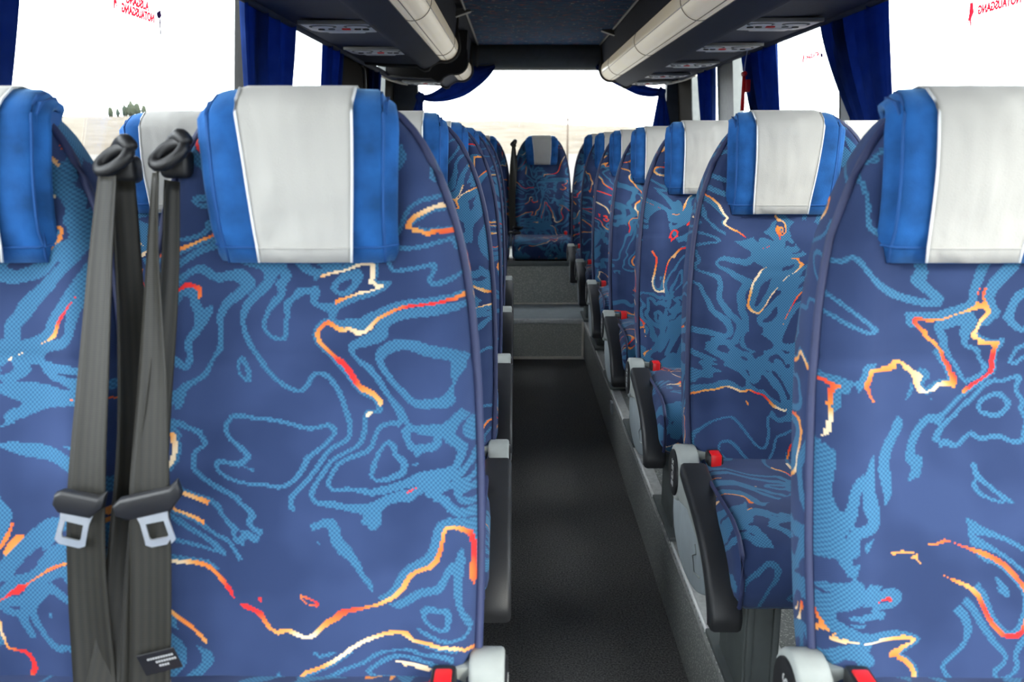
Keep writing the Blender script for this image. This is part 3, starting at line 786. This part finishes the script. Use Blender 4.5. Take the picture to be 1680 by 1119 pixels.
def build_armrest(parent, s):
    """lowered armrest on side s (+1 / -1) of the seat"""
    def X(a, b): return tuple(sorted((s*a, s*b)))
    arm = empty('armrest'); arm.parent = parent
    hc = (0.005, 0.390)     # hinge centre (y,z)
    # grey arm body: hinge boss with a curved arm running forward and down
    top = [(-0.04, 0.430), (-0.12, 0.418), (-0.21, 0.398), (-0.29, 0.370), (-0.345, 0.335), (-0.372, 0.300)]
    low = [(-0.345, 0.285), (-0.30, 0.318), (-0.22, 0.350), (-0.13, 0.366), (-0.06, 0.352)]
    boss = [(hc[0]+0.057*math.cos(t), hc[1]+0.057*math.sin(t)) for t in [math.radians(-140+k*(260)/16) for k in range(17)]]
    poly = boss[::1] + [(p[0], p[1]) for p in top] + low
    x0, x1 = X(0.196, 0.238)
    prism('arm_body', poly, 'x', x0, x1, 'grey_plastic', arm, 0.005, 0.9)
    # black pad on top
    tp = smoothpath([(-0.078, 0, 0.440), (-0.13, 0, 0.430), (-0.21, 0, 0.410), (-0.295, 0, 0.381), (-0.355, 0, 0.341), (-0.388, 0, 0.292), (-0.386, 0, 0.262)], 4)
    bp = smoothpath([(-0.074, 0, 0.412), (-0.13, 0, 0.398), (-0.20, 0, 0.382), (-0.275, 0, 0.355), (-0.325, 0, 0.318), (-0.352, 0, 0.282), (-0.358, 0, 0.258)], 4)
    poly = [(p.x, p.z) for p in tp] + [(p.x, p.z) for p in bp[::-1]]
    x0, x1 = X(0.190, 0.244)
    prism('arm_pad', poly, 'x', x0, x1, 'pad', arm, 0.008, 0.9)
    # hinge cap with raised lettering
    x0, x1 = X(0.236, 0.2415)
    pts = [(hc[0]+0.047*math.cos(2*PI*k/28), hc[1]+0.047*math.sin(2*PI*k/28)) for k in range(28)]
    cap = prism('hinge_cap', pts, 'x', x0, x1, 'black_plastic', arm, 0.0015)
    # marks stand along the cap, read from the aisle
    mw = Matrix.Translation((s*0.2418, hc[0], hc[1])) @ Matrix.Rotation(s*PI/2, 4, 'Z') @ Matrix.Rotation(PI/2, 4, 'X') @ Matrix.Rotation(-PI/2, 4, 'Z')
    text_mesh('cap_lettering', 'SEGE', 0.026, 'print', cap, mw)
    # housing that joins the hinge to the seat frame
    x0, x1 = X(0.176, 0.199)
    poly = [(0.055, 0.36), (0.060, 0.418), (0.03, 0.438), (-0.012, 0.438), (-0.012, 0.36)]
    prism('hinge_housing', poly, 'x', x0, x1, 'grey_plastic', parent, 0.004, 0.9)
    # rounded grey side cover below the arm
    arc = smoothpath([(0.085, 0, 0.330), (0.085, 0, 0.27), (0.045, 0, 0.225), (-0.045, 0, 0.200), (-0.15, 0, 0.212), (-0.23, 0, 0.243), (-0.30, 0, 0.285)], 5)
    upp = [(-0.29, 0.325), (-0.20, 0.362), (-0.10, 0.37), (0.0, 0.36)]
    poly = [(p.x, p.z) for p in arc] + upp
    x0, x1 = X(0.200, 0.222)
    sp = prism('side_cover', poly, 'x', x0, x1, 'plate_grey', parent, 0.005, 0.9)
    xx = s*0.2225
    tube('embossed_mark', [(xx, -0.20, 0.262), (xx, -0.155, 0.250), (xx, -0.135, 0.275), (xx, -0.165, 0.292), (xx, -0.150, 0.305)], 0.0016, 'grey_plastic', sp, 5)
def build_buckle(parent, s):
    bk = box('belt_buckle', (s*0.168-0.0145, -0.056, 0.398), (s*0.168+0.0145, -0.016, 0.447), 'black_plastic', parent, 0.005)
    box('release_button', (s*0.168-0.010, -0.0605, 0.408), (s*0.168+0.010, -0.0285, 0.4495), 'red', bk, 0.003)
def build_seat(name, arm, buckle, kind=0, legs=True):
    r = empty(name)
    b = build_backrest(r)
    pth = [(-(hw(z)+0.0015), yfront(z)-contour(1, z)-0.001, z) for z in [0.36+i*0.03 for i in range(22)]+[1.0, 1.02, 1.04, 1.055, 1.07, 1.08, 1.088, 1.094]]
    pth += [(x*-1, y, z) for x, y, z in pth[::-1]]
    tube('piping', pth, 0.0058, 'piping', b, 7)
    build_cushion(r)
    build_headrest(r, kind)
    bm = bmesh.new(); add_box(bm, (-0.190, -0.27, 0.268), (0.190, 0.05, 0.304), 0.008); bm_obj('seat_pan', bm, 'undercarriage', r, True)
    if arm: build_armrest(r, arm)
    if buckle: build_buckle(r, buckle)
    if legs:
        s = arm if arm else 0
        x = s*0.10
        bm = bmesh.new(); add_box(bm, (x-0.035, -0.20, 0.012), (x+0.035, -0.02, 0.275), 0.008)
        for k in (-1, 1): add_box(bm, (x+k*0.024-0.006, -0.207, 0.02), (x+k*0.024+0.006, -0.197, 0.27), 0.002)
        bm_obj('pedestal', bm, 'leg', r, True)
        box('foot_plate', (x-0.05, -0.26, 0.007), (x+0.05, 0.04, 0.020), 'leg', r, 0.003)
    return r
protoR = build_seat('coach_seat', -1, -1, 0)
protoL = build_seat('coach_seat', 1, 1, 1)
protoW = build_seat('coach_seat', 0, 0, 2)
protoB = build_seat('coach_seat', 0, 1, 1, legs=False)
used = set()
def place(proto, x, y, label, group, rz=0.0, z=ZP):
    if proto not in used: used.add(proto); o = proto
    else: o = copy_tree(proto)
    o.location = (x, y, z); o.rotation_euler = (0, 0, rz)
    tag(o, label, 'seat', group); return o
def shift_head(seat, dx):
    for c in seat.children:
        if c.name.startswith('head'): c.location.x += dx
RY = [0.944+0.75*i for i in range(7)]
LY = [0.944, 1.722, 2.495, 3.275, 4.065]
ordn = ['front', 'second', 'third', 'fourth', 'fifth', 'sixth', 'seventh']
for i, y in enumerate(RY):
    q = place(protoR, 0.566 if i == 0 else 0.562, y, 'blue patterned aisle seat in the %s row right of the aisle' % ordn[i], 'right aisle seats')
    if i == 0: shift_head(q, -0.025)
    place(protoW, 0.997 if i == 0 else 0.993, y, 'blue patterned window seat in the %s row on the right side' % ordn[i], 'right window seats')
for i, y in enumerate(LY):
    place(protoL, -0.250, y, 'blue patterned aisle seat in the %s row left of the aisle' % ordn[i], 'left aisle seats')
    q = place(protoW, -0.680, y, 'blue patterned window seat in the %s row on the left side' % ordn[i], 'left window seats')
    if i == 0: shift_head(q, 0.030)
rl = ['blue patterned rear bench seat at the left window', 'blue patterned rear bench seat just left of the middle one', 'blue patterned middle seat of the rear bench facing down the aisle',
      'blue patterned rear bench seat just right of the middle one', 'blue patterned rear bench seat at the right window']
for k, x in enumerate((-0.675, -0.244, 0.187, 0.618, 1.049)):
    place(protoB, x, 6.27, rl[k], 'rear bench seats')

# ------------------------------------------------------------------ seat belts
def ribbon(name, pts, parent, mat='strap', th=0.0014):
    """pts: (x, y, z, half width, twist angle about the strap direction)"""
    rows, uvs = [], []
    P = []
    sub = 6
    for i in range(len(pts)-1):
        p0 = Vector(pts[max(i-1, 0)]); 
        a = [Vector(p[:3]) for p in (pts[max(i-1, 0)], pts[i], pts[i+1], pts[min(i+2, len(pts)-1)])]
        for k in range(sub):
            t = k/sub
            c = 0.5*((2*a[1])+(-a[0]+a[2])*t+(2*a[0]-5*a[1]+4*a[2]-a[3])*t*t+(-a[0]+3*a[1]-3*a[2]+a[3])*t**3)
            P.append((c, pts[i][3]*(1-t)+pts[i+1][3]*t, pts[i][4]*(1-t)+pts[i+1][4]*t))
    P.append((Vector(pts[-1][:3]), pts[-1][3], pts[-1][4]))
    l = 0
    for i, (c, h, tw) in enumerate(P):
        if i: l += (c-P[i-1][0]).length
        d = (P[min(i+1, len(P)-1)][0]-P[max(i-1, 0)][0]).normalized()
        sx = Vector((1, 0, 0)); sx = (sx - d*sx.dot(d)).normalized()
        sx = Matrix.Rotation(tw, 3, d) @ sx
        nn = d.cross(sx)
        row = []
        for j in range(9):
            s_ = -1+j/4
            row.append(c+sx*h*s_+nn*0.0035*(s_*s_))
            uvs.append((s_*h, l))
        rows.append(row)
    return sheet(name, rows, mat, parent, th, uvs)
def belt_tongue(parent, c, rot, wide, slot_dark=False):
    tg = prism('tongue_grip', [(-wide, 0.010), (-wide*0.75, 0.016), (wide*0.7, 0.018), (wide, 0.026), (wide*1.02, 0.008), (wide*0.6, -0.008), (-wide*0.7, -0.010), (-wide, -0.002)], 'y', -0.008, 0.006, 'black_plastic', parent, 0.003, 0.9)
    tg.location = c; tg.rotation_euler = rot
    bm = bmesh.new()
    o = [(-0.018, -0.004), (0.018, -0.004), (0.0155, -0.018), (0.0165, -0.046), (0.011, -0.050), (-0.011, -0.050), (-0.0165, -0.046), (-0.0155, -0.018)]
    q = [(-0.010, -0.020), (0.010, -0.020), (0.010, -0.022), (0.0105, -0.038), (0.009, -0.041), (-0.009, -0.041), (-0.0105, -0.038), (-0.010, -0.022)]
    va = [[bm.verts.new((p[0], y, p[1])) for p in o] for y in (-0.0035, -0.001)]
    vb = [[bm.verts.new((p[0], y, p[1])) for p in q] for y in (-0.0035, -0.001)]
    for k in range(8):
        j = (k+1) % 8
        bm.faces.new((va[0][k], va[0][j], vb[0][j], vb[0][k])); bm.faces.new((va[1][k], vb[1][k], vb[1][j], va[1][j]))
        bm.faces.new((va[0][k], va[1][k], va[1][j], va[0][j])); bm.faces.new((vb[0][k], vb[0][j], vb[1][j], vb[1][k]))
    bm_obj('metal_tongue', bm, 'steel', tg)
def guide(parent, c, s=1):
    """belt guide: tilted plastic loop on a small bracket, strap passing through"""
    cx, cy, cz = c
    bm = bmesh.new(); add_box(bm, (cx-0.018, cy-0.004, cz-0.026), (cx+0.018, cy+0.028, cz+0.006), 0.008, 3)
    g = bm_obj('belt_guide', bm, 'black_plastic', parent, True, 1.2)
    ring = [(cx-0.001+0.018*math.cos(t*PI/10), cy-0.010+0.008*math.sin(t*PI/10), cz+0.002+0.010*math.sin(t*PI/10)+0.45*0.018*math.cos(t*PI/10)*s) for t in range(20)]
    tube('guide_loop', ring, 0.0072, 'black_plastic', g, 10, True)
    arm = smoothpath([(cx-0.012, cy+0.012, cz), (cx+0.002*s, cy+0.004, cz+0.018), (cx+0.012*s, cy-0.004, cz+0.022), (cx+0.020*s, cy-0.006, cz+0.012)], 5)
    tube('guide_hook', arm, [0.009]*(len(arm)-2)+[0.008, 0.005], 'black_plastic', g, 10)
# window seat belt of the front left pair
b1 = empty('seat_belt', (-0.47, 0.95, ZP+0.44)); tag(b1, 'black seat belt on the front left window seat, tongue turned sideways', 'seat belt', 'front left seat belts')
o = b1.location
def L(p): return (p[0]-o.x, p[1]-o.y, p[2]-o.z) + tuple(p[3:])
guide(b1, L((-0.474, 1.045, 1.262)), 1)
ribbon('shoulder_strap', [L(p) for p in ((-0.474, 1.020, 1.245, 0.016, 0.5), (-0.481, 1.000, 1.16, 0.019, 0.45), (-0.489, 0.970, 1.03, 0.0225, 0.35), (-0.497, 0.940, 0.90, 0.0235, 0.15), (-0.500, 0.925, 0.80, 0.0235, 0.1), (-0.494, 0.905, 0.70, 0.0235, -0.1), (-0.49, 0.895, 0.672, 0.0235, -0.1))], b1)
ribbon('lap_strap', [L(p) for p in ((-0.466, 1.03, 1.24, 0.014, -0.7), (-0.462, 1.01, 1.10, 0.017, -0.9), (-0.461, 0.985, 0.95, 0.020, -0.8), (-0.464, 0.958, 0.84, 0.022, -0.5), (-0.470, 0.925, 0.74, 0.0235, -0.25), (-0.478, 0.892, 0.67, 0.0235, -0.2))], b1)
belt_tongue(b1, L((-0.499, 0.918, 0.888)), (0.1, 0.32, 0.12), 0.026)
box('belt_stalk', L((-0.518, 0.93, 0.672)), L((-0.500, 0.95, 0.755)), 'black_plastic', b1, 0.004)
# aisle seat belt of the front left pair
b2 = empty('seat_belt', (-0.43, 0.95, ZP+0.44)); tag(b2, 'black seat belt with steel tongue and warning label on the front left aisle seat', 'seat belt', 'front left seat belts')
o = b2.location
guide(b2, L((-0.417, 1.048, 1.268)), 1)
ribbon('shoulder_strap', [L(p) for p in ((-0.424, 1.018, 1.25, 0.009, 0.9), (-0.427, 0.998, 1.16, 0.013, 0.7), (-0.428, 0.970, 1.03, 0.020, 0.35), (-0.432, 0.940, 0.90, 0.0235, 0.05), (-0.432, 0.925, 0.82, 0.0235, 0.0), (-0.433, 0.907, 0.73, 0.0235, 0.0), (-0.434, 0.893, 0.672, 0.0235, 0.0))], b2)
ribbon('lap_strap', [L(p) for p in ((-0.416, 1.03, 1.24, 0.010, -0.9), (-0.420, 1.005, 1.12, 0.012, -0.9), (-0.432, 0.972, 0.98, 0.016, -0.8), (-0.445, 0.952, 0.86, 0.020, -0.6), (-0.449, 0.930, 0.77, 0.021, -0.4), (-0.450, 0.902, 0.672, 0.022, -0.35))], b2)
belt_tongue(b2, L((-0.426, 0.920, 0.888)), (0.12, -0.15, 0.15), 0.037)
lbm = bmesh.new(); add_box(lbm, (-0.022, -0.0008, -0.014), (0.022, 0.0008, 0.014), 0.0004)
lab = bm_obj('warning_label', lbm, 'black_plastic', b2); lab.location = L((-0.420, 0.893, 0.712)); lab.rotation_euler = (0.15, -0.26, 0)
for k, (a, b) in enumerate(((-0.012, 0.018), (-0.004, 0.019), (-0.002, 0.010))):
    bm = bmesh.new(); x = a
    while x < b:
        add_box(bm, (x, -0.0012, 0.005-0.0055*k), (x+0.0022, -0.0007, 0.0075-0.0055*k)); x += 0.0031
    q = bm_obj('label_print', bm, 'print', lab); q['kind'] = 'stuff'
b1.location.x += 0.014; b2.location.x += 0.020
# belt of the middle rear seat
b3 = empty('seat_belt', (-0.01, 6.27, ZP+0.43)); tag(b3, 'black seat belt hanging beside the middle rear bench seat', 'seat belt')
o = b3.location
guide(b3, L((-0.010, 6.40, 1.292)), 1)
ribbon('shoulder_strap', [L(p) for p in ((-0.012, 6.375, 1.275, 0.010, 0.8), (-0.016, 6.35, 1.15, 0.020, 0.4), (-0.022, 6.31, 0.95, 0.0235, 0.1), (-0.020, 6.27, 0.80, 0.0235, 0.0), (-0.012, 6.235, 0.70, 0.0235, 0.0))], b3)
ribbon('lap_strap', [L(p) for p in ((-0.008, 6.385, 1.275, 0.010, -0.8), (0.002, 6.36, 1.12, 0.018, -0.6), (0.006, 6.32, 0.92, 0.020, -0.4), (0.004, 6.265, 0.72, 0.0235, -0.2), (0.01, 6.235, 0.695, 0.0235, -0.2))], b3)
belt_tongue(b3, L((0.015, 6.225, 0.712)), (0.9, 0.2, 0.5), 0.035)
box('belt_stalk', L((-0.045, 6.20, 0.672)), L((0.04, 6.245, 0.69)), 'black_plastic', b3, 0.005)

# ------------------------------------------------------------------ small things on the windows
def sticker(side, y, z, label, lines, s=1.0, figure='left'):
    """emergency exit sticker: mirrored lettering (read from outside), small figure and hammer"""
    x = wall_x(side, z) - side*(-0.024)
    x = wall_x(side, z)+side*0.0285
    st = empty('window_sticker', (x, y, z)); tag(st, label, 'sticker', 'emergency exit stickers')
    lean = math.atan(0.075)
    # seen from inside the text is mirrored: text +x runs away from reading direction
    for k, tx in enumerate(lines):
        sc = Matrix.Diagonal((-1, 1, 1, 1))
        base = Matrix.Rotation(side*-lean, 4, 'Y') @ Matrix.Rotation(-side*PI/2, 4, 'Z') @ Matrix.Rotation(PI/2, 4, 'X') @ sc
        mw = Matrix.Translation((0, 0, -0.030*s*k)) @ base
        text_mesh('lettering', tx, 0.034*s, 'sticker_red', st, mw, 0.0002, 0.0016)
    def flat(nm, pts, mat):
        pts3 = [(-side*0.0004 - side*0.075*p[1]*0, p[0], p[1]) for p in pts]
        return prism(nm, [(p[0], p[1]) for p in pts], 'x', -0.0004, 0.0004, mat, st)
    a = side*0.16*s
    flat('figure_mark', [(a-0.012*s, -0.05*s), (a-0.004*s, -0.02*s), (a-0.016*s, 0.0), (a-0.004*s, 0.03*s), (a+0.012*s, 0.03*s), (a+0.010*s, 0.0), (a+0.016*s, -0.045*s), (a+0.006*s, -0.02*s)], 'sticker_red')
    b = -a
    flat('hammer_mark', [(b-0.003*s, -0.07*s), (b+0.003*s, -0.07*s), (b+0.006*s, -0.02*s), (b+0.018*s, -0.012*s), (b+0.012*s, 0.004*s), (b-0.018*s, -0.008*s), (b-0.014*s, -0.022*s), (b-0.001*s, -0.022*s)], 'sticker_violet')
sticker(-1, 2.37, 1.632, 'mirrored red emergency exit sticker high on the left window', ['AUSGANG', 'NOTAUSGANG'], 0.85)
sticker(1, 2.46, 1.640, 'faint emergency exit sticker high on the nearest right window', ['NOTAUSGANG'], 0.9)
sticker(1, 3.95, 1.652, 'faint emergency exit sticker between the two right curtains', ['NOTAUSGANG'], 0.75)
# emergency hammer on the right pillar
hm = empty('emergency_hammer', (wall_x(1, 1.6)-0.10, 4.60, 1.60)); tag(hm, 'red emergency hammer hanging at the right window pillar', 'hammer')
tube('handle', [(0, 0, 0.02), (0, 0, -0.15)], [0.008, 0.010], 'red', hm, 10)
tube('head', [(0, -0.030, 0.028), (0, -0.018, 0.028), (0, 0.018, 0.028), (0, 0.034, 0.028)], [0.004, 0.012, 0.012, 0.004], 'red', hm, 10)
tube('cord', smoothpath([(0, 0.0, 0.03), (0.0, -0.01, 0.08), (0.005, -0.02, 0.14)]), 0.0025, 'panel_white', hm, 6)
box('holder', (0.006, -0.02, -0.06), (0.030, 0.02, 0.0), 'red', hm, 0.004)

# ------------------------------------------------------------------ outside
def outside():
    bm = bmesh.new()
    R = [0, 30, 80, 160, 260]
    V = [(0, 0, -1.1)]; F = []
    n = 72
    for r in R[1:]:
        for k in range(n):
            t = 2*PI*k/n; V.append((r*math.cos(t), r*math.sin(t), -1.1))
    for k in range(n): F.append((0, 1+k, 1+(k+1) % n))
    for i in range(len(R)-2):
        for k in range(n): F.append((1+i*n+k, 1+(i+1)*n+k, 1+(i+1)*n+(k+1) % n, 1+i*n+(k+1) % n))
    g = struct(mesh_obj('ground', V, F, 'ground', None))
    V, F = [], []
    n = 240
    for i, (r, f) in enumerate(((255, 0.0), (300, 0.45), (350, 0.8), (400, 1.0), (450, 0.8))):
        for k in range(n):
            t = 2*PI*k/n
            h = 13.2+2.2*math.sin(3*t+0.6)+1.5*math.sin(7*t+2)+0.7*math.sin(17*t)+0.35*math.sin(53*t)
            V.append((r*math.cos(t), r*math.sin(t), -1.1+h*f))
    for i in range(4):
        for k in range(n): F.append((i*n+k, (i+1)*n+k, (i+1)*n+(k+1) % n, i*n+(k+1) % n))
    struct(mesh_obj('hills', V, F, 'hill', None))
    def ridge(t): return -1.1+13.2+2.2*math.sin(3*t+0.6)+1.5*math.sin(7*t+2)+0.7*math.sin(17*t)+0.35*math.sin(53*t)
    # trees along the ridge, seen through the left window
    us = [185, 197, 209, 219, 229, 240, 262, 296, 318, 346]
    names = ['first dark tree of the hilltop clump seen through the left window', 'second dark tree of the hilltop clump seen through the left window', 'third dark tree of the hilltop clump seen through the left window',
             'tallest dark tree of the hilltop clump seen through the left window', 'fifth dark tree of the hilltop clump seen through the left window', 'pale tree at the right end of the hilltop clump',
             'small lone tree on the ridge just right of the clump', 'small tree on the ridge above the second row headrest', 'small tree on the ridge left of the front aisle headrest', 'tree on the ridge partly behind the front left aisle headrest']
    for i, u in enumerate(us):
        ang = math.atan((u-845)/1450.0*0.976)
        t = PI/2-ang; r = 400 - 5.0*(i % 2)
        x, y = r*math.cos(t), r*math.sin(t); h = [4.6, 3.8, 5.4, 6.6, 5.8, 4.6, 1.6, 1.8, 2.6, 4.5][i]
        o = empty('tree', (x, y, ridge(t)-0.6-0.12*h)); tag(o, names[i], 'tree', 'distant hilltop trees')
        tube('trunk', [(0, 0, 0), (0, 0, h*0.5)], [0.22, 0.12], 'trunk', o, 7)
        bm = bmesh.new(); bmesh.ops.create_icosphere(bm, subdivisions=3, radius=1)
        rnd = random.Random(i)
        ph = [rnd.random()*6 for _ in range(4)]
        for v in bm.verts:
            c = v.co.copy(); q = 1+0.18*math.sin(5*c.x+ph[0])*math.sin(6*c.z+ph[1])+0.14*math.sin(11*c.y+ph[2])*math.sin(9*c.z+ph[3])
            tp = 1-0.35*max(0, c.z)
            v.co = Vector((c.x*h*0.23*q*tp, c.y*h*0.23*q*tp, h*0.62+c.z*h*0.46*q))
        bm_obj('crown', bm, 'tree', o, True, 3)
    p = empty('utility_pole', (5.5, 95, -1.1)); tag(p, 'thin utility pole seen through the rear window', 'pole')
    tube('post', [(0, 0, 0), (0, 0, 5.4)], [0.14, 0.09], 'trunk', p, 8)
    box('cross_arm', (-0.5, -0.05, 4.9), (0.5, 0.05, 5.02), 'trunk', p, 0.01)
outside()
